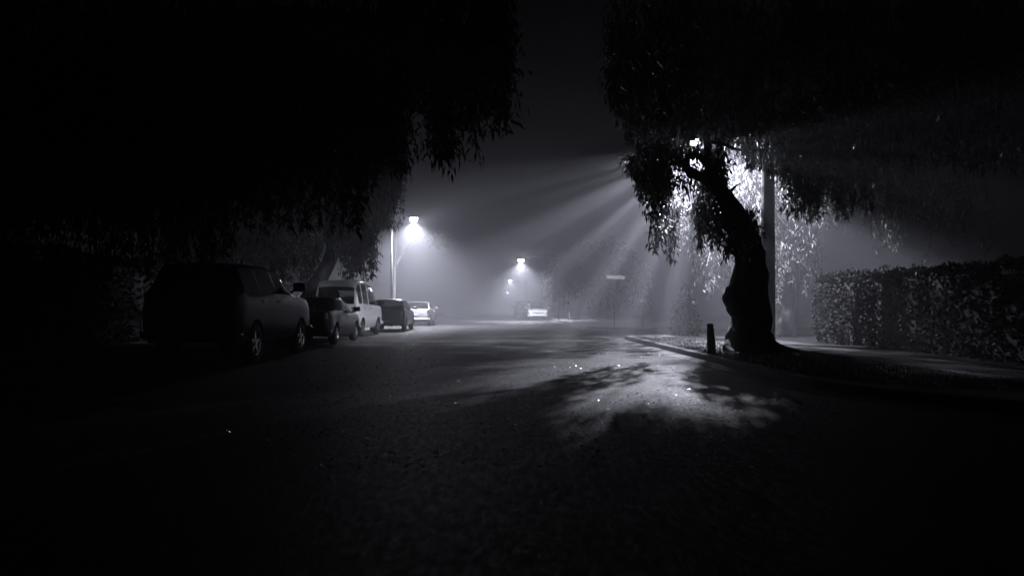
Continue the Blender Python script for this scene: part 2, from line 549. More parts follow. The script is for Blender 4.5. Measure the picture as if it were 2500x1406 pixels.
cp = [
    curtain(1560, 1720, 150, 260, 250, 335, 13.5, 16.5, 130, 1),
    curtain(1700, 2100, 120, 260, 250, 325, 13.5, 17.0, 300, 2),
    curtain(1490, 1585, -60, 150, 170, 300, 12, 15, 42, 43),
    curtain(1570, 2560, -60, 120, 150, 290, 10.0, 15.0, 420, 3),
    curtain(2080, 2560, 100, 260, 300, 420, 12.0, 16.5, 200, 4),
    curtain(1572, 1640, 320, 400, 430, 505, 15.4, 16.6, 32, 5),
    curtain(1590, 1700, 300, 350, 370, 440, 15.6, 17.0, 18, 6),
    curtain(1596, 1648, 400, 470, 560, 645, 15.8, 17.2, 14, 7),
    curtain(1645, 1735, 385, 420, 440, 500, 15.6, 16.8, 16, 8),
    curtain(1722, 1765, 330, 400, 420, 470, 15.8, 17.0, 26, 9),
    curtain(1695, 1760, 470, 500, 540, 610, 15.8, 17.4, 48, 10),
    curtain(1760, 1850, 500, 540, 560, 640, 15.4, 16.5, 46, 11),
    curtain(1800, 1862, 330, 340, 350, 410, 15.9, 17.2, 11, 12),
    curtain(1880, 1990, 260, 300, 330, 440, 15.0, 17.0, 60, 13),
    curtain(1960, 2000, 300, 360, 420, 500, 15.2, 16.8, 14, 14),
    curtain(2080, 2130, 380, 430, 440, 520, 15.5, 17.0, 14, 15),
    curtain(2020, 2070, 340, 360, 370, 410, 15.5, 17.0, 8, 16),
    curtain(1570, 1625, 400, 440, 460, 540, 15.4, 16.6, 16, 17),
    curtain(1562, 1620, 300, 345, 375, 475, 18.8, 20.85, 130, 18),  # dense sprays added beside the lamp to block its light toward the left
    curtain(1620, 1662, 300, 345, 365, 408, 18.8, 20.85, 70, 28),  # same added blocker, kept shorter
    curtain(1724, 1770, 370, 400, 440, 500, 18.4, 20.4, 30, 29),  # clump added to keep lamp light out of the fog before the trunk
    curtain(1712, 1733, 362, 370, 384, 394, 19.2, 19.7, 18, 44),  # small blocker added against a stray light patch on the near road
    curtain(1706, 1754, 408, 425, 450, 490, 18.9, 19.9, 46, 45),  # clump added to shade the front of the trunk from the lamp
    curtain(1678, 1710, 354, 360, 374, 381, 19.3, 19.7, 34, 42),  # clump added under the lamp to darken the near road
    curtain(1890, 2070, 300, 390, 395, 535, 15.5, 18.5, 110, 30),  # sprays added to hold lamp light off the right side
    curtain(1722, 1775, 342, 352, 370, 392, 19.5, 20.5, 36, 39),  # tuft added to cut down lit fog on the right
    curtain(1591, 1609, 372, 384, 405, 430, 20.0, 21.4, 12, 60),  # narrow clumps from here on, added to split the lamp light into shafts
    curtain(1572, 1588, 430, 442, 475, 500, 20.0, 21.4, 12, 61),
    curtain(1611, 1625, 440, 452, 535, 560, 20.0, 22.4, 12, 62),
    curtain(1640, 1652, 420, 432, 465, 490, 20.0, 22.4, 9, 63),
    curtain(1658, 1670, 470, 482, 575, 600, 20.0, 22.4, 10, 64),
    curtain(1693, 1707, 400, 412, 435, 460, 20.0, 22.4, 9, 65),

    curtain(1530, 2020, 190, 290, 318, 352, 17.5, 20.2, 420, 23),  # thick layer added before the lamp to block its level rays
    curtain(1872, 1930, 260, 330, 390, 450, 18.6, 22.8, 90, 24),  # sprays added to block the lamp toward the right
    curtain(1915, 2010, 290, 350, 430, 500, 18.8, 24.0, 230, 41),  # more added blocking, darkens the fog above the right beam
    curtain(1990, 2200, 250, 300, 330, 400, 17.5, 20.0, 80, 25),  # added blocker farther right
    
    
    
    curtain(1534, 1552, 375, 382, 396, 403, 19.4, 23.6, 64, 80),  # tufts added round the lamp from here, their shadows shape the fog shafts
    curtain(1563, 1581, 431, 438, 452, 459, 19.4, 23.6, 64, 81),
    curtain(1584, 1602, 459, 466, 480, 487, 19.4, 23.6, 64, 82),
    curtain(1610, 1628, 482, 489, 503, 510, 19.4, 23.6, 64, 83),
    curtain(1644, 1662, 495, 502, 516, 523, 19.4, 23.6, 64, 84),
    curtain(1685, 1703, 490, 497, 511, 518, 19.4, 23.6, 64, 85),
    curtain(1536, 1554, 395, 402, 416, 423, 19.4, 23.6, 56, 90),
    curtain(1548, 1566, 408, 415, 429, 436, 19.4, 21.6, 56, 91),
    curtain(1826, 1868, 325, 340, 380, 415, 18.3, 20.2, 46, 27),  # added by the pole to block lamp light toward the right front
]
crown(tree, cp, ll=0.15, lw=0.04, per_m=34, spread=0.085, seed=5)

# --- a second pepper tree behind the lamp, its sprays lit from the front
D2 = 24.0
tree2 = empty("pepper_tree", (9.5, D2 + .8, 0.1))
tag(tree2, "pepper tree behind the wooden lamp pole with drooping sprays lit by its lamp", "tree", "weeping pepper trees")
limbs(tree2, [
    ([(9.5, D2 + .8, 0), P(1925, 700, D2 + .8), P(1920, 560, D2 + .7), P(1900, 430, D2 + .4), P(1860, 330, D2), P(1800, 250, D2)], [.4, .33, .28, .22, .16, .08], 12),
    ([P(1900, 430, D2 + .4), P(1820, 400, D2), P(1720, 410, D2 - .2), P(1660, 430, D2 - .2)], [.15, .1, .07, .03], 8),
    ([P(1920, 560, D2 + .7), P(1990, 430, D2 + .3), P(2080, 330, D2), P(2200, 290, D2)], [.16, .11, .08, .04], 8)])
crown(tree2, [
    curtain(1640, 1715, 430, 490, 530, 630, 23.0, 25.0, 26, 31),
    curtain(1745, 1870, 330, 420, 430, 620, 22.3, 24.2, 105, 32),
    curtain(1885, 2000, 390, 480, 540, 740, 22.8, 25.2, 75, 33),
    curtain(1990, 2160, 300, 400, 420, 560, 22.5, 24.5, 60, 34),
    curtain(1700, 1790, 560, 600, 640, 740, 23.5, 25.5, 16, 35),
    curtain(1620, 2400, 150, 260, 260, 330, 22.5, 26.0, 160, 36),
    curtain(2150, 2420, 300, 420, 420, 640, 22.5, 25.0, 60, 37),
], mat='lit_leaf', ll=0.17, lw=0.045, per_m=26, spread=0.12, seed=6)

# --- left: the tree between the parked cars and the far lamp
D3 = 30.0
tree3 = empty("pepper_tree", (-7.9, D3, 0.1))
tag(tree3, "pepper tree with curving trunk rising behind the white van on the left verge", "tree", "weeping pepper trees")
limbs(tree3, [
    ([(-7.9, D3, 0), P(752, 745, D3), P(775, 690, D3), P(800, 645, D3), P(812, 600, D3), P(800, 550, D3), P(815, 480, D3 - .5)], [.46, .40, .33, .28, .25, .22, .15], 14),
    ([P(800, 550, D3), P(720, 470, D3 - 1), P(600, 400, D3 - 2)], [.18, .12, .05], 10),
    ([P(812, 600, D3), P(870, 500, D3 - 1), P(925, 430, D3 - 2), P(960, 400, D3 - 2)], [.17, .12, .07, .03], 10)])
crown(tree3, [
    curtain(420, 900, 250, 420, 430, 560, 25, 31, 420, 41),
    curtain(400, 738, 380, 520, 560, 690, 25, 31, 300, 42),
    curtain(745, 835, 480, 560, 575, 645, 28, 31, 22, 43),
    curtain(740, 765, 560, 600, 640, 690, 26, 29, 12, 44),
    curtain(838, 908, 480, 560, 600, 680, 29, 31.5, 60, 45),
    curtain(880, 965, 330, 460, 480, 560, 25, 29, 130, 46),
    curtain(900, 985, 280, 380, 380, 480, 25, 29, 90, 47),
    curtain(896, 916, 560, 590, 610, 668, 29, 31, 5, 48),
], mat='shaded_leaf', ll=0.22, lw=0.06, per_m=26, spread=0.15, seed=7)

# --- left: the near tree whose branches hang over the road
tree4 = empty("pepper_tree", (-8.6, 11.0, 0.1))
tag(tree4, "huge dark pepper tree nearest the viewer, boughs arching high over the parked cars", "tree", "weeping pepper trees")
limbs(tree4, [
    ([(-8.6, 11.0, 0), (-8.5, 11.0, 1.2), (-8.2, 11.1, 2.6), (-7.2, 11.3, 4.2), (-5.4, 11.4, 5.2), (-3.2, 11.2, 5.5), (-1.2, 10.8, 5.0), (-0.3, 10.6, 4.5)], [.6, .48, .42, .34, .24, .16, .09, .03], 14),
    ([(-7.9, 11.1, 3.2), (-8.4, 12.0, 5), (-8.0, 13, 7), (-7, 14, 8.5)], [.3, .24, .18, .08], 10),
    ([(-5.4, 11.4, 5.2), (-4.8, 13, 6.2), (-4.0, 14.5, 6.4)], [.16, .1, .05], 8)])
crown(tree4, [
    curtain(1060, 1180, 180, 260, 290, 400, 10.2, 11.6, 34, 51),
    curtain(1050, 1095, 220, 280, 340, 425, 10.2, 11.4, 14, 52),
    curtain(1150, 1235, 120, 200, 250, 330, 10.2, 11.6, 34, 53),
    curtain(940, 1240, -120, 160, 150, 270, 9.5, 13, 260, 54),
    curtain(700, 980, 0, 200, 230, 400, 10, 14, 240, 55),
    curtain(-50, 900, -120, 250, 300, 560, 11, 16, 600, 56),
    curtain(-50, 560, 200, 420, 480, 680, 12, 17, 260, 57),
    curtain(830, 985, 150, 300, 330, 430, 12, 14, 90, 58),
], mat='shaded_leaf', ll=0.15, lw=0.042, per_m=26, spread=0.12, seed=8)


# --- a slender pale tree lit by the lamp behind it
tree5 = empty("slender_tree", (-6.7, 46.0, 0.0))
tag(tree5, "slender pale barked tree beside the glowing lamp above the silver car", "tree")
limbs(tree5, [
    ([(-6.75, 46.0, 0), P(963, 700, 46.0), P(964, 650, 46.0), P(966, 600, 46.0), P(968, 560, 46.0)], [.11, .09, .075, .06, .02], 8),
    ([P(964, 650, 46.0), P(982, 620, 46.0), P(1002, 594, 46.0), P(1035, 580, 45.9), P(1062, 578, 45.8)], [.075, .07, .06, .04, .015], 8)], 'pale_bark', 0.06)
crown(tree5, [
    curtain(1046, 1092, 564, 582, 587, 604, 45.2, 46.4, 46, 61)], mat='pale_leaf', ll=0.2, lw=0.07, per_m=28, spread=0.16, seed=9)


# --- far pepper trees on the far right corner, fading into the fog
def far_tree(name, x, y, lean, label, seed, h=6.2, rad=4.2, n=260):
    t = empty(name, (x, y, 0.1))
    tag(t, label, "tree", "weeping pepper trees")
    r = np.random.default_rng(seed)
    limbs(t, [
        ([(x - lean, y, 0), (x - lean * .9, y, 1.0), (x - lean * .4, y, 2.2), (x + lean * .3, y + .2, 3.4), (x + lean, y + .2, h * .8)], [.55, .42, .36, .3, .15], 12),
        ([(x, y, 2.8), (x - 1.4, y - .4, 4.2), (x - 2.6, y - .6, h * .8)], [.22, .15, .06], 8),
        ([(x, y, 2.8), (x + 1.4, y + .5, 4.0), (x + 2.7, y + .2, h * .8)], [.22, .15, .06], 8)])
    a = r.random(n) * 6.283
    q = np.sqrt(r.random(n))
    tops = np.stack([x + np.cos(a) * q * rad, y + np.sin(a) * q * rad, 0.1 + h * (1.0 - 0.4 * q ** 2) + r.normal(0, .3, n)], 1)
    lens_ = 0.9 + r.random(n) * (0.8 + 1.5 * q)
    crown(t, [(tops, lens_)], mat='shaded_leaf', ll=0.26, lw=0.08, per_m=22, spread=0.2, seed=seed)
    return t


far_tree("pepper_tree", 7.6, 58.0, 1.9, "foggy pepper tree with leaning trunk just behind the white hatchback", 71)
far_tree("pepper_tree", 9.0, 66.0, 0.2, "foggy pepper tree standing second behind the white hatchback, farther from the road", 72, 6.8)


# ------------------------------------------------------------------ street lamps
def street_lamp(x, y, head_x, head_y, head_z, label, timber=False, pole_top=None, power=1.0, r=0.055, cone=150, blend=.85):
    """pole, curved arm and a lamp head whose lens carries the light"""
    t = empty("street_lamp", (x, y, 0), math.atan2(y - head_y, x - head_x))
    tag(t, label, "street lamp", "street lamps lit in the fog")
    s = -1
    dx = math.hypot(head_x - x, head_y - y)
    mb = MB()
    pt = pole_top or head_z + 0.25
    mb.tube([(0, 0, 0), (0, 0, pt * .5), (0, 0, pt)], [r * 1.25, r * 1.1, r], 14)
    mb.build("pole", 'timber', t, True)
    mb = MB()
    za = head_z + 0.13
    if timber:
        pts, rr = smooth_path([(s * r * .8, 0, za - .02), (s * dx * .4, 0, za + .06), (s * (dx - .35), 0, za + .07)], [.05, .045, .04], 5)
        mb.tube(pts, rr, 8)
        mb.tube([(s * r * .8, 0, za - .42), (s * dx * .42, 0, za + .02)], .02, 6)
    else:
        pts, rr = smooth_path([(0, 0, pt - .05), (s * dx * .25, 0, pt + .1), (s * dx * .6, 0, za + .12), (s * (dx - .3), 0, za + .05)], [.05, .045, .04, .035], 5)
        mb.tube(pts, rr, 8)
    mb.build("arm", 'galvanised', t, True)
    # lamp head: a flattened tapering shell, open underneath
    mb = MB()
    secs = [(-.42, .045, .05), (-.34, .085, .075), (-.12, .12, .10), (.1, .14, .11), (.24, .11, .08), (.3, .03, .02)]
    n = 14
    vs, fs = [], []
    for (a, w, h) in secs:
        for k in range(n + 1):
            an = math.pi * k / n
            vs.append((s * (dx + a), w * math.cos(an), head_z + .02 + h * math.sin(an)))
    for i in range(len(secs) - 1):
        for k in range(n):
            q = i * (n + 1) + k
            fs.append((q, q + 1, q + n + 2, q + n + 1))
    mb.add(vs, fs)
    head = mb.build("lamp_head", 'housing', t, True)
    mb = MB()
    vs, fs = [], []
    bw, bd = (.15, .13) if timber else (.22, .2)      # frosted lens; far lamps get a wider bowl that imitates their glow
    for j in range(5):
        ph = j / 4 * math.pi / 2
        cp_ = max(math.cos(ph), 0.0) ** .4
        for k in range(16):
            an = 2 * math.pi * k / 16
            vs.append((s * dx + bw * math.cos(an) * cp_, bw * .85 * math.sin(an) * cp_, head_z + .015 - bd * math.sin(ph)))
    for j in range(4):
        for k in range(16):
            k2 = (k + 1) % 16
            fs.append((j * 16 + k, j * 16 + k2, (j + 1) * 16 + k2, (j + 1) * 16 + k))
    mb.add(vs, fs)
    mb.build("lens", 'lens', head, True)
    ld = bpy.data.lights.new("lamp_light", 'SPOT')
    ld.energy = LAMP_POWER * power
    ld.color = LAMP_COLOR
    ld.spot_size = math.radians(cone)
    ld.spot_blend = blend
    ld.shadow_soft_size = 0.06
    lo = bpy.data.objects.new("lamp_light", ld)
    COL.objects.link(lo)
    lo.parent = t
    lo.location = (s * dx, 0, head_z - (.18 if timber else .25))
    if not timber:                                  # extra point light, added for a halo round each far lamp
        gl = bpy.data.lights.new("halo_light", 'POINT')
        gl.energy = LAMP_POWER * power * .07
        gl.color = LAMP_COLOR
        gl.shadow_soft_size = 0.06
        go = bpy.data.objects.new("halo_light", gl)
        COL.objects.link(go)
        go.parent = t
        go.location = (s * dx, 0, head_z - .26)
    return t


L1 = P(1697, 345, 21.0)
street_lamp(P(1875, 0, 19.4).x, 19.4, L1.x, 21.0, L1.z, "timber pole street lamp blazing through the leaves behind the leaning tree", True, 8.6, 1.32, .15, 176, .13)
L2 = P(1010, 533, 42.0)
street_lamp(P(956, 0, 42).x, 42.0, L2.x, 42.0, L2.z, "large hazy street lamp glowing above the silver car on the left kerb", power=1.75)
L3 = P(1272, 634, 57.0)
street_lamp(4.4, 57.0, L3.x, 57.0, L3.z, "street lamp with a hazy cone of light above the white hatchback", power=1.2)
L4 = P(1246, 684, 134.0)
street_lamp(4.5, 134.0, L4.x, 134.0, L4.z, "tiny distant lamp, upper of the two light points down the street", power=1.5)
L5 = P(1239, 714, 245.0)
street_lamp(4.5, 245.0, L5.x, 245.0, L5.z, "tiny distant lamp, lower of the two light points down the street", power=.7)


# ------------------------------------------------------------------ vehicles
def pchip(xs, ys, x):
    xs, ys = np.asarray(xs, float), np.asarray(ys, float)
    h = np.diff(xs)
    dl = np.diff(ys) / h
    m = np.zeros(len(xs))
    for i in range(1, len(xs) - 1):
        if dl[i - 1] * dl[i] > 0:
            w1, w2 = 2 * h[i] + h[i - 1], h[i] + 2 * h[i - 1]
            m[i] = (w1 + w2) / (w1 / dl[i - 1] + w2 / dl[i])
    m[0], m[-1] = dl[0], dl[-1]
    i = np.clip(np.searchsorted(xs, x) - 1, 0, len(xs) - 2)
    t = (x - xs[i]) / h[i]
    return (ys[i] * (1 + 2 * t) * (1 - t) ** 2 + m[i] * h[i] * t * (1 - t) ** 2 + ys[i + 1] * t * t * (3 - 2 * t) + m[i + 1] * h[i] * t * t * (t - 1))


def car(name, label, x_right, y_rear, yaw, spec, facing=1, group="cars parked along the kerb", cat="car"):
    """spec keys: L W H sill belt deck hood(front) cowl ; y of rear glass base rg, roof rear rr, roof front rf, cowl cw ; wheels (rear, front, radius)"""
    c = dict(sill=.24, tumble=.74, side=[(0.0, 1.0)], tint=False, crown=.05)
    c.update(spec)
    L, Wd, H = c['L'], c['W'] / 2, c['H']
    rg, rr, rf, cw = c['rg'], c['rr'], c['rf'], c['cw']
    # stations: y, top, belt, bottom, width factor, greenhouse edge drop, edge width
    st = []
    b0, b1 = c['belt_r'], c['belt_f']
    tm = c['tumble']

    def add(y, top, belt, bot, wf, we, drop):
        st.append((y, top, belt, bot, wf, we, drop))
    deck = c['deck']
    add(0.0, deck - .10, deck - .16, c['sill'] + .14, .80, .70, .03)
    add(0.05, deck - .04, deck - .10, c['sill'] + .09, .89, .80, .03)
    add(0.16, deck - .01, b0 - .05, c['sill'] + .05, .955, .86 if rg > .3 else .85, .03)
    if rg > .45:
        add(rg * .6, deck, b0 - .02, c['sill'] + .02, .99, .88, .03)
    add(max(rg, .22), deck + .01, b0, c['sill'] + .01, .985, .85, .03)
    add(rr, H - .035, b0, c['sill'], 1.0, tm, c['crown'] + .02)
    mid = (rr + rf) / 2
    add(mid, H, (b0 + b1) / 2, c['sill'], 1.0, tm + .015, c['crown'] + .02)
    add(rf, H - .04, b1, c['sill'], 1.0, tm, c['crown'] + .02)
    add(cw, c['cowl'], b1 - .03, c['sill'], .995, .84, .03)
    hf = c['hood']
    y_h = cw + (L - cw) * .55
    add(y_h, (c['cowl'] + hf) / 2 + .03, b1 - .07, c['sill'], .985, .82, .035)
    add(L - .22, hf, hf - .09, c['sill'] + .03, .94, .78, .04)
    add(L - .07, hf - .10, hf - .2, c['sill'] + .05, .86, .72, .05)
    add(L, hf - .24, hf - .32, c['sill'] + .09, .74, .62, .05)
    st = np.array(st)
    ys = st[:, 0]
    # side windows as stretches between the foot of the rear glass and the cowl
    wins = c['side']
    lines = set(np.round(np.linspace(0, L, 46), 4))
    marks = [rg + .07 if rg > .3 else .24, rr - .05, rf + .05, cw - .06]
    for a, b in wins:
        marks += [a, b]
    for m_ in marks:
        lines = {q for q in lines if abs(q - m_) > .035}
        lines.add(round(m_, 4))
    lines = {q for q in lines if q > .02 or q == 0}
    for q in (0.02, 0.05, .09, L - .02, L - .05, L - .1):
        lines.add(round(q, 4))
    S_ = sorted(lines)
    T_ = [0, .6, 1, 1.25, 1.6, 2, 2.4, 2.8, 3.08, 3.35, 3.62, 3.86, 4, 4.22, 4.6, 5, 5.5, 6]

    def section(y):
        v = [float(pchip(ys, st[:, k], y)) for k in range(1, 7)]
        top, belt, bot, wf, we, drop = v
        w = Wd * wf
        zm = bot + (belt - bot) * .55
        edge = max(top - drop, belt + .012)
        wb = w * .965
        wedge = min(Wd * we, wb - .01)
        keys = [(0, bot), (w * .90, bot), (w, zm), (wb, belt), (wedge, edge), (wedge * .55, top - .006), (0, top)]
        return keys

    def pt(y, t):
        k = section(y)
        i = min(int(t), 5)
        f = t - i
        if i == 0 or f == 0:
            a, b = k[i], k[i + 1]
            return (a[0] + (b[0] - a[0]) * f, a[1] + (b[1] - a[1]) * f)
        p0 = k[i - 1] if i > 0 else (-k[1][0], k[1][1])
        p1, p2 = k[i], k[i + 1]
        p3 = k[i + 2] if i + 2 <= 6 else (-k[5][0], k[5][1])
        tn = .5
        r_ = []
        for q in (0, 1):
            m1, m2 = tn * (p2[q] - p0[q]) * .6, tn * (p3[q] - p1[q]) * .6
            r_.append((2 * f ** 3 - 3 * f * f + 1) * p1[q] + (f ** 3 - 2 * f * f + f) * m1 + (-2 * f ** 3 + 3 * f * f) * p2[q] + (f ** 3 - f * f) * m2)
        return tuple(r_)
    nt_ = len(T_)
    ring = 2 * nt_ - 2
    vs, fs, mi = [], [], []
    for y in S_:
        half = [pt(y, t) for t in T_]
        for x, z in half:
            vs.append((x, y, z))
        for x, z in half[-2:0:-1]:
            vs.append((-x, y, z))

    def region(yc, tc, right):
        if 3.08 <= tc <= 3.86:
            for k, (a, b) in enumerate(wins):
                if a <= yc <= b:
                    return 2 + 2 * k + (0 if right else 1)
        if tc >= 4.22:
            if marks[0] <= yc <= marks[1]:
                return 20
            if marks[2] <= yc <= marks[3]:
                return 21
        if yc < .12 and c['tail'][0] <= tc <= c['tail'][1]:
            return 22 if right else 23
        if yc > L - .24 and 2.4 <= tc <= 3.08:
            return 24 if right else 25
        if tc < 1.0 or (tc < 1.25 and c.get('cladding')):
            return 26
        return 0
    for i in range(len(S_) - 1):
        yc = (S_[i] + S_[i + 1]) / 2
        for j in range(ring):
            j2 = (j + 1) % ring
            right = j < nt_ - 1
            jj = j if right else ring - 1 - j
            tc = (T_[jj] + T_[jj + 1]) / 2
            fs.append((i * ring + j, (i + 1) * ring + j, (i + 1) * ring + j2, i * ring + j2))
            mi.append(region(yc, tc, right))
    for base, flip in ((0, 0), ((len(S_) - 1) * ring, 1)):
        f = tuple(base + j for j in range(ring))
        fs.append(f[::-1] if flip else f)
        mi.append(0)
    me = bpy.data.meshes.new("body")
    me.from_pydata(vs, [], fs)
    me.polygons.foreach_set("material_index", mi)
    me.update()
    tmp = bpy.data.objects.new("body_source", me)
    COL.objects.link(tmp)
    for k in range(28):
        me.materials.append(M['black_trim'])
    # wheel arches
    yr, yf, wr = c['wheels']
    cb = bmesh.new()
    for yy in (yr, yf):
        for s in (-1, 1):
            mtx = Matrix.Translation((s * (Wd - .05), yy, wr + .01)) @ Matrix.Rotation(math.pi / 2, 4, 'Y')
            bmesh.ops.create_cone(cb, cap_ends=True, segments=28, radius1=wr + .055, radius2=wr + .055, depth=.5, matrix=mtx)
    cme = bpy.data.meshes.new("arch_cutter")
    cb.to_mesh(cme)
    cb.free()
    for k in range(28):
        cme.materials.append(M['black_trim'])
    cme.polygons.foreach_set("material_index", [27] * len(cme.polygons))
    cut = bpy.data.objects.new("arch_cutter", cme)
    COL.objects.link(cut)
    md = tmp.modifiers.new("arches", 'BOOLEAN')
    md.operation = 'DIFFERENCE'
    md.solver = 'EXACT'
    md.object = cut
    dg = bpy.context.evaluated_depsgraph_get()
    res = bpy.data.meshes.new_from_object(tmp.evaluated_get(dg))
    bpy.data.objects.remove(tmp)
    bpy.data.objects.remove(cut)
    allv = [v.co.copy() for v in res.vertices]
    by = {}
    for p in res.polygons:
        by.setdefault(p.material_index, []).append(tuple(p.vertices))
    bpy.data.meshes.remove(res)

    root = empty(name, (0, 0, 0))
    tag(root, label, cat, group)

    def piece(nm, faces, mats, parent=root, idx=None):
        used = sorted({i for f in faces for i in f})
        mp = {u: k for k, u in enumerate(used)}
        o = pydata(nm, [allv[u] for u in used], [tuple(mp[i] for i in f) for f in faces], mats, parent, True)
        if idx is not None:
            o.data.polygons.foreach_set("material_index", idx)
        return o
    trim = by.get(26, []) + by.get(27, [])
    body = piece("body", by[0] + trim, [c['paint'], 'black_trim'], root, [0] * len(by[0]) + [1] * len(trim))
    try:
        body.data.set_sharp_from_angle(angle=math.radians(32))
    except Exception:
        pass
    tint = 'tinted' if c['tint'] else 'glass'
    for k, f in by.items():
        if k in (0, 26, 27):
            continue
        if k < 20:
            piece("side_window", f, tint if (k - 2) // 2 < len(wins) - 1 else 'glass')
        elif k == 20:
            piece("rear_window", f, tint)
        elif k == 21:
            piece("windscreen", f, 'glass')
        elif k in (22, 23):
            piece("tail_light", f, 'tail_lens')
        else:
            piece("headlight", f, 'head_lens')
    # wheels
    for yy in (yr, yf):
        for s in (-1, 1):
            xo = s * (Wd - .02)
            mb = MB()
            prof = [(wr * .62, 0), (wr * .64, .0), (wr * .93, .012), (wr, .045), (wr, .17), (wr * .93, .2), (wr * .62, .2)]
            vs2, fs2, n = [], [], 28
            for (rad, dx) in prof:
                for k in range(n):
                    a = 2 * math.pi * k / n
                    vs2.append((xo - s * dx, yy + rad * math.cos(a), wr + rad * math.sin(a)))
            for i in range(len(prof) - 1):
                for k in range(n):
                    k2 = (k + 1) % n
                    fs2.append((i * n + k, i * n + k2, (i + 1) * n + k2, (i + 1) * n + k))
            mb.add(vs2, fs2)
            wh = mb.build("wheel", 'tyre', root, True)
            mb = MB()
            vs2, fs2 = [], []
            rp = [(wr * .62, .004), (wr * .56, .02), (wr * .54, .12)]
            for (rad, dx) in rp:
                for k in range(n):
                    a = 2 * math.pi * k / n
                    vs2.append((xo - s * dx, yy + rad * math.cos(a), wr + rad * math.sin(a)))
            for i in range(2):
                for k in range(n):
                    k2 = (k + 1) % n
                    fs2.append((i * n + k, i * n + k2, (i + 1) * n + k2, (i + 1) * n + k))
            mb.add(vs2, fs2)
            for k in range(5):
                a = 2 * math.pi * k / 5 + .3
                d = Vector((0, math.cos(a), math.sin(a)))
                e = Vector((0, -math.sin(a), math.cos(a)))
                o_ = Vector((xo - s * .02, yy, wr))
                p = [o_ + e * .05, o_ - e * .05, o_ + d * wr * .57 - e * .028, o_ + d * wr * .57 + e * .028]
                q = [v + Vector((-s * .03, 0, 0)) for v in p]
                mb.add(p + q, [(0, 1, 2, 3), (4, 7, 6, 5), (0, 3, 7, 4), (1, 5, 6, 2)])
            mb.tube([(xo - s * .004, yy, wr), (xo - s * .05, yy, wr)], wr * .16, 12)
            mb.build("rim", 'rim', wh)
    # mirrors
    mz = b1 + c.get('mirror_up', .05)
    my = cw - .32
    msz = c.get('mirror', 1.0)
    for s in (-1, 1):
        mb = MB()
        x0 = Wd * .96
        bx = MB()
        bx.box(0, .21 * msz, -.06, .06, 0, .15 * msz, .035)
        for v in bx.v:
            v.x = s * (x0 + .05 + v.x)
            v.y += my + .03
            v.z += mz
        mb.add(bx.v, bx.f)
        mb.tube([(s * (x0 - .02), my + .03, mz - .03), (s * (x0 + .09), my + .03, mz + .03)], .022, 6)
        mir = mb.build("mirror", c.get('mirror_paint', c['paint']), root, True)
        try:
            mir.data.set_sharp_from_angle(angle=math.radians(40))
        except Exception:
            pass
        pydata("mirror_glass", [(s * (x0 + .07), my - .034, mz + .025), (s * (x0 + .235 * msz), my - .034, mz + .025), (s * (x0 + .235 * msz), my - .034, mz + .13 * msz), (s * (x0 + .07), my - .034, mz + .13 * msz)], [(0, 1, 2, 3)], 'chrome', mir)
    # handles
    for a, b in wins[-2:]:
        for s in (-1, 1):
            mb = MB()
            hz = (b0 + b1) / 2 - .13
            mb.box(s * Wd * .985 - .018, s * Wd * .985 + .022, a + .06, a + .24, hz - .015, hz + .015, .008)
            mb.build("door_handle", c.get('handle', c['paint']), root)
    # plates, bumpers, grille
    zp = c.get('plate_z', .62)
    mb = MB()
    mb.box(-.19, .19, -.022, -.008, zp, zp + .115, .003)
    mb.build("number_plate", 'plate', root)
    mb = MB()
    mb.box(-.19, .19, L + .008, L + .022, c['sill'] + .16, c['sill'] + .27, .003)
    mb.build("number_plate", 'plate', root)
    mb = MB()
    zb = c['sill'] + .16
    arc_ = [(-Wd * .91, .32, zb), (-Wd * .91, .14, zb), (-Wd * .78, .03, zb), (0, .0, zb), (Wd * .78, .03, zb), (Wd * .91, .14, zb), (Wd * .91, .32, zb)]
    p, r_ = smooth_path(arc_, [.075] * 7, 4)
    mb.tube(p, r_, 8)
    mb.build("rear_bumper", c.get('bumper', c['paint']), root, True)
    mb = MB()
    arc_ = [(-Wd * .93, L - .34, zb), (-Wd * .93, L - .16, zb), (-Wd * .74, L - .01, zb), (0, L + .025, zb), (Wd * .74, L - .01, zb), (Wd * .93, L - .16, zb), (Wd * .93, L - .34, zb)]
    p, r_ = smooth_path(arc_, [.08] * 7, 4)
    mb.tube(p, r_, 8)
    mb.build("front_bumper", c.get('bumper', c['paint']), root, True)
    gz = (hf + c['sill']) / 2 + .06
    mb = MB()
    mb.box(-Wd * .62, Wd * .62, L - .02, L + .012, gz, gz + .07, .006)
    mb.box(-Wd * .55, Wd * .55, L + .1, L + .14, c['sill'] + .06, c['sill'] + .15, .006)
    mb.build("grille", 'black_trim', root)
    # seats and dashboard
    mb = MB()
    fy, ry = mid + .35, mid - .55
    sz = c['sill'] + .1
    for s in (-.38, .38):
        mb.box(s - .22, s + .22, fy - .15, fy + .35, sz + .1, sz + .28, .04)
        mb.box(s - .22, s + .22, fy - .32, fy - .15, sz + .2, min(b1 + .05, H - .5), .05)
        mb.box(s - .12, s + .12, fy - .32, fy - .22, min(b1 + .07, H - .48), min(b1 + .25, H - .26), .04)
    mb.box(-.58, .58, ry - .2, ry, sz + .15, b0 + .02, .05)
    mb.box(-.58, .58, ry, ry + .45, sz + .1, sz + .25, .04)
    mb.box(-Wd * .78, Wd * .78, cw - .75, cw - .25, b1 - .25, b1 - .03, .04)
    mb.build("seats", 'interior', root)
    for f_ in c.get('extra', []):
        f_(root, c, Wd)
    root.rotation_euler = (0, 0, yaw)
    off = Matrix.Rotation(yaw, 4, 'Z') @ Vector((Wd, 0, 0))
    if facing > 0:
        root.location = (x_right - off.x, y_rear - off.y, 0)
    else:
        root.location = (x_right, y_rear, 0)
    return root


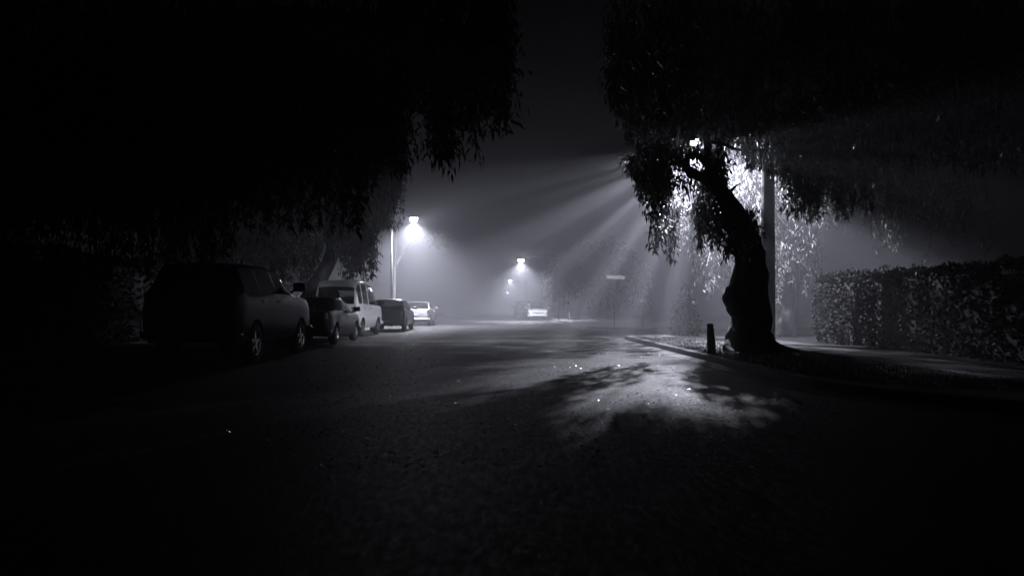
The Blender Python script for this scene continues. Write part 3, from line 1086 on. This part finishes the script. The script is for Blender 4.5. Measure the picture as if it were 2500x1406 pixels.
HATCH = dict(L=4.15, W=1.72, H=1.46, belt_r=.98, belt_f=.93, deck=1.0, cowl=.98, hood=.80, rg=.16, rr=.62, rf=2.35, cw=3.22,
             side=[(.52, .92), (1.0, 1.82), (1.9, 2.98)], wheels=(.72, 3.32, .30), tail=(2.4, 3.35), paint='charcoal_paint')
SEDAN = dict(L=4.5, W=1.74, H=1.42, belt_r=.98, belt_f=.92, deck=1.02, cowl=.97, hood=.78, rg=.85, rr=1.5, rf=2.55, cw=3.35,
             side=[(1.12, 1.98), (2.06, 3.1)], wheels=(.95, 3.62, .305), tail=(2.4, 3.08), paint='dark_paint')


def suv_trim(root, c, Wd):
    for k, zz in enumerate((.86, .76, .66)):
        mb = MB()
        p, r_ = smooth_path([(Wd * -.62, -.05, zz), (0, -.075, zz), (Wd * .42 - k * .1, -.07, zz), (Wd * .5 - k * .1, -.05, zz + .01), (Wd * .52 - k * .1, -.01, zz + .01)], [.012] * 5, 4)
        mb.tube(p, r_, 8)
        mb.build("chrome_strip", 'chrome', root, True)
    for s in (-1, 1):
        mb = MB()
        p, r_ = smooth_path([(s * Wd * .66, 1.0, c['H'] - .05), (s * Wd * .67, 1.2, c['H'] + .05), (s * Wd * .67, 2.6, c['H'] + .055), (s * Wd * .66, 2.8, c['H'] - .05)], [.018] * 4, 5)
        mb.tube(p, r_, 8)
        mb.build("roof_rail", 'black_trim', root, True)


def van_trim(root, c, Wd):
    # tall black corner lamps beside the rear window
    mb = MB()
    mb.box(-Wd * .35, Wd * .35, -.012, .03, 1.05, 1.09, .006)
    mb.build("tailgate_handle", 'black_trim', root)


car("four_wheel_drive", "tall black four wheel drive parked nearest the viewer on the left", -4.85, 13.55, math.radians(-1.5),
    dict(L=5.0, W=1.9, H=1.98, sill=.42, belt_r=1.36, belt_f=1.36, deck=1.3, cowl=1.42, hood=1.24, rg=.16, rr=.5, rf=2.75, cw=3.55,
         side=[(.5, 1.25), (1.33, 2.2), (2.28, 3.3)], wheels=(1.02, 3.98, .40), tail=(2.0, 3.08), paint='black_paint', tint=True, plate_z=.95,
         mirror=1.35, mirror_up=.1, handle='chrome', extra=[suv_trim], cladding=True))
car("sedan", "low black sedan between the tall four wheel drive and the white van", -4.88, 20.9, math.radians(-1), dict(SEDAN, H=1.44, handle='black_trim'))
car("van", "boxy white van with dark rear window parked ahead of the black sedan", -5.3, 27.1, math.radians(-3.8),
    dict(L=4.3, W=1.78, H=2.14, sill=.3, belt_r=1.2, belt_f=1.16, deck=1.18, cowl=1.22, hood=.95, rg=.12, rr=.40, rf=2.55, cw=3.55, tumble=.80, crown=.07,
         side=[(.34, .86), (.98, 1.75), (1.86, 3.3)], wheels=(.85, 3.35, .33), tail=(2.4, 4.0), paint='white_paint', plate_z=.75, mirror_paint='black_trim', mirror=1.2,
         handle='black_trim', extra=[van_trim]), cat="van")
car("hatchback", "dark hatchback with a pale rear number plate ahead of the white van", -4.42, 33.6, math.radians(0), dict(HATCH, H=1.5, plate_z=.36))
car("silver_car", "pale silver car under the brightest far lamp, farthest ahead on the left", -4.2, 43.2, math.radians(0), dict(SEDAN, paint='silver_paint', H=1.45))
car("hatchback", "small white hatchback facing the viewer in fog on the right kerb", 3.05, 66.0, math.pi, dict(HATCH, paint='white_paint', H=1.5), facing=-1)
car("wagon", "dark wagon silhouetted in fog just beyond the white hatchback", 3.05, 70.0, 0, dict(HATCH, L=4.5, H=1.72, W=1.84, rr=.4, paint='dark_paint', wheels=(.8, 3.6, .34), belt_r=1.08, belt_f=1.05, deck=1.1, cowl=1.1, hood=.95), facing=1)


# ------------------------------------------------------------------ signs and small things
sg = empty("street_sign", (5.65, 37.0, 0.12))
tag(sg, "pale street name blade on a slim post at the far side street corner", "street sign")
mb = MB()
mb.tube([(0, 0, 0), (0, 0, 2.75)], .03, 10)
mb.build("post", 'galvanised', sg, True)
mb = MB()
mb.box(-.46, .46, -.045, -.03, 2.4, 2.56, .006)
bl = mb.build("sign_blade", 'sign_white', sg)
bl.rotation_euler = (0, math.radians(1.5), 0)
sg2 = empty("low_sign", (P(1576, 735, 36.0).x, 36.6, 0.12))
tag(sg2, "small low pale sign plate on a short post, below the street name blade", "sign")
mb = MB()
mb.tube([(0, 0, 0), (0, 0, 1.36)], .025, 8)
mb.build("post", 'galvanised', sg2, True)
mb = MB()
mb.box(-.19, .19, -.04, -.026, 1.22, 1.34, .005)
mb.build("sign_plate", 'sign_white', sg2)

pd = 15.6
px = P(1738, 0, pd).x
post = empty("bollard", (px, pd, 0.12))
tag(post, "short dark timber bollard leaning beside the tree trunk on the verge", "bollard")
mb = MB()
vs = []
for (z, wx, wy, ox) in ((-.05, .1, .08, 0), (.3, .088, .075, -.02), (.6, .068, .06, -.035), (.64, .05, .045, -.04)):
    for k in range(8):
        a = 2 * math.pi * k / 8 + .39
        vs.append((ox + wx * math.cos(a), wy * math.sin(a), z))
fs = [tuple(i * 8 + q for q in (k, (k + 1) % 8, (k + 1) % 8 + 8, k + 8)) for i in range(3) for k in range(8)] + [tuple(24 + k for k in range(8))]
mb.add(vs, fs)
mb.build("post", 'timber', post)
lt = MB()
lx = P(1753, 0, pd).x
lt.add([(lx - .05, pd - .05, .15), (lx + .05, pd - .04, .17), (lx + .055, pd + .05, .155), (lx - .045, pd + .04, .185),
        (lx - .05, pd - .05, .13), (lx + .05, pd - .04, .13), (lx + .055, pd + .05, .13), (lx - .045, pd + .04, .13)],
       [(0, 1, 2, 3), (0, 4, 5, 1), (1, 5, 6, 2), (2, 6, 7, 3), (3, 7, 4, 0)])
lo = lt.build("litter", 'paper')
tag(lo, "small crumpled white scrap shining on the ground beside the bollard", "litter")


# ------------------------------------------------------------------ hedges and shrubs
def leafy_box(x0, x1, y0, y1, z1, n, seed, ll=.09, lw=.045, lump=.14, root=None):
    r = np.random.default_rng(seed)
    # points on the shell of a lumpy box (sides and top), some inside
    a = [(y1 - y0) * z1, (y1 - y0) * z1, (x1 - x0) * z1, (x1 - x0) * z1, (x1 - x0) * (y1 - y0)]
    f = r.choice(5, n, p=np.array(a) / sum(a))
    x = x0 + (x1 - x0) * r.random(n)
    y_ = y0 + (y1 - y0) * r.random(n)
    z = z1 * r.random(n)
    x = np.where(f == 0, x0, np.where(f == 1, x1, x))
    y_ = np.where(f == 2, y0, np.where(f == 3, y1, y_))
    z = np.where(f == 4, z1, z)
    p = np.stack([x, y_, z], 1)
    nrm = np.zeros((n, 3))
    for k, v in enumerate([(-1, 0, 0), (1, 0, 0), (0, -1, 0), (0, 1, 0), (0, 0, 1)]):
        nrm[f == k] = v
    lum = np.array([noise.noise(Vector(q) * 1.6) * 1.2 + noise.noise(Vector(q) * 4.5) * .7 for q in p])
    p += nrm * (lum * lump - np.abs(r.normal(0, .06, n)))[:, None]
    d = nrm * .5 + r.normal(0, .7, (n, 3))
    d /= np.linalg.norm(d, axis=1, keepdims=True)
    w = r.normal(0, 1, (n, 3))
    w -= d * np.sum(w * d, 1, keepdims=True)
    w /= np.linalg.norm(w, axis=1, keepdims=True)
    le = ll * (.6 + .8 * r.random(n))[:, None]
    wd = lw * (.6 + .8 * r.random(n))[:, None]
    return np.stack([p, p + d * le * .5 + w * wd * .5, p + d * le, p + d * le * .5 - w * wd * .5], 1).reshape(-1, 3)


def hedge(label, x0, x1, y0, y1, z1, n, seed, ll=.1, lw=.05):
    cx, cy_ = (x0 + x1) / 2, (y0 + y1) / 2
    t = empty("hedge", (cx, cy_, .12))
    tag(t, label, "hedge", "clipped garden hedges")
    v = leafy_box(x0 - cx, x1 - cx, y0 - cy_, y1 - cy_, z1, n, seed, ll, lw)
    quads("foliage", v, 4, 'hedge_leaf', t)
    # the woody dark inside of the hedge
    bm = bmesh.new()
    bmesh.ops.create_cube(bm, size=1)
    bmesh.ops.subdivide_edges(bm, edges=list(bm.edges), cuts=7, use_grid_fill=True)
    for q in bm.verts:
        q.co = Vector((q.co.x * (x1 - x0 - .4), q.co.y * (y1 - y0 - .4), (q.co.z + .5) * (z1 - .22)))
        q.co += Vector((noise.noise(q.co * 2), noise.noise(q.co * 2 + Vector((9, 0, 0))), 0)) * .08
    me = bpy.data.meshes.new("branches")
    bm.to_mesh(me)
    bm.free()
    link("branches", me, 'twig', t)
    return t


hedge("bushy hedge end catching lamp light, standing behind the leaning tree trunk", 8.75, 10.2, 18.6, 20.6, 1.85, 9000, 81)
hedge("long dark clipped hedge running toward the viewer along the right footpath", 8.9, 10.2, 8.2, 18.2, 1.8, 20000, 82)
hedge("long black hedge along the left verge behind the parked cars", -11.5, -10.2, 6, 36, 2.3, 16000, 83, .16, .08)
hedge("dark hedge in the fog along the left beyond the van", -12.0, -10.8, 37, 62, 2.0, 9000, 84, .18, .09)


def shrub(x, y, h, rad, n, seed, label):
    t = empty("shrub", (x, y, .12))
    tag(t, label, "shrub")
    r = np.random.default_rng(seed)
    d = r.normal(0, 1, (n, 3))
    d /= np.linalg.norm(d, axis=1, keepdims=True)
    d[:, 2] = np.abs(d[:, 2]) * 1.0
    lum = np.array([noise.noise(Vector(q) * 2.2) for q in d])
    q = (0.55 + .45 * r.random(n) ** .5 + .3 * lum)[:, None]
    p = d * q * np.array([rad, rad, h])
    dirv = d + r.normal(0, .6, (n, 3))
    dirv /= np.linalg.norm(dirv, axis=1, keepdims=True)
    w = np.cross(dirv, r.normal(0, 1, (n, 3)))
    w /= np.linalg.norm(w, axis=1, keepdims=True)
    le = .12 * (.6 + .8 * r.random(n))[:, None]
    quads("foliage", np.stack([p, p + dirv * le * .5 + w * .025, p + dirv * le, p + dirv * le * .5 - w * .025], 1).reshape(-1, 3), 4, 'hedge_leaf', t)
    mb = MB()
    for k in range(9):
        a = k * .7
        mb.tube([(.05 * math.cos(a), .05 * math.sin(a), 0), (rad * .35 * math.cos(a), rad * .35 * math.sin(a), h * .5), (rad * .55 * math.cos(a), rad * .55 * math.sin(a), h * .8)], [.02, .012, .004], 5)
    mb.build("stems", 'twig', t)
    return t


shrub(6.3, 25.2, 1.55, .45, 1500, 91, "loose shrub lit by the lamp, left of the leaning tree trunk at the corner")
shrub(5.2, 70.0, 1.6, 1.0, 1500, 92, "rounded dark shrub in fog just behind the white hatchback")

# grass on the verge, leaf litter on the road: nobody could count them
n = 16000
r = np.random.default_rng(101)
gx = 4.35 + r.random(n) ** 1.3 * 2.4
gy = 8.6 + r.random(n) * 15.5
gx = np.where(gy < 11, gx + (11 - gy) ** 2 * .25, gx)
hgt = .02 + .045 * r.random(n)
az = r.random(n) * 6.283
b = np.stack([gx, gy, np.full(n, .118)], 1)
wv = np.stack([np.cos(az), np.sin(az), np.zeros(n)], 1) * .007
ln = np.stack([r.normal(0, .4, n), r.normal(0, .4, n), np.ones(n)], 1) * hgt[:, None]
gr = quads("grass", np.stack([b - wv, b + wv, b + ln], 1).reshape(-1, 3), 3, 'grass')
tag(gr, kind="stuff")
n = 26000
x = -6.5 + 12.5 * r.random(n)
y_ = 5.0 + 26 * r.random(n) ** 1.2
patch = np.array([noise.noise(Vector((a * .5, c_ * .35, 3.3))) for a, c_ in zip(x, y_)])
keep = (patch + r.normal(0, .18, n) > -.12) & ~((x > 3.75) & (y_ < 26.6))
x, y_ = x[keep], y_[keep]
n = len(x)
az = r.random(n) * 6.283
d = np.stack([np.cos(az), np.sin(az), r.normal(0, .3, n)], 1)
w = np.stack([-np.sin(az), np.cos(az), r.normal(0, .5, n)], 1)
b = np.stack([x, y_, .012 + .012 * r.random(n)], 1)
le = (.012 + .035 * r.random(n))[:, None]
wd = (.005 + .008 * r.random(n))[:, None]
ll_ = quads("leaf_litter", np.stack([b - d * le * .5, b + w * wd * .5, b + d * le * .5, b - w * wd * .5], 1).reshape(-1, 3), 4, 'litter')
tag(ll_, kind="stuff")

# ------------------------------------------------------------------ fog
mb = MB()
mb.box(-68, 88, -14, 330, -1.0, 13.0)
hz = mb.build("haze", None)
hm = bpy.data.materials.new("haze")
hm.use_nodes = True
ht = hm.node_tree
ht.nodes.remove(ht.nodes["Principled BSDF"])
pv = ht.nodes.new("ShaderNodeVolumePrincipled")
pv.inputs["Color"].default_value = HAZE_COLOR
pv.inputs["Density"].default_value = HAZE_DENSITY
pv.inputs["Density Attribute"].default_value = ""
pv.inputs["Anisotropy"].default_value = HAZE_ANISO
ht.links.new(pv.outputs[0], ht.nodes["Material Output"].inputs["Volume"])
hz.data.materials.append(hm)
tag(hz, kind="stuff")
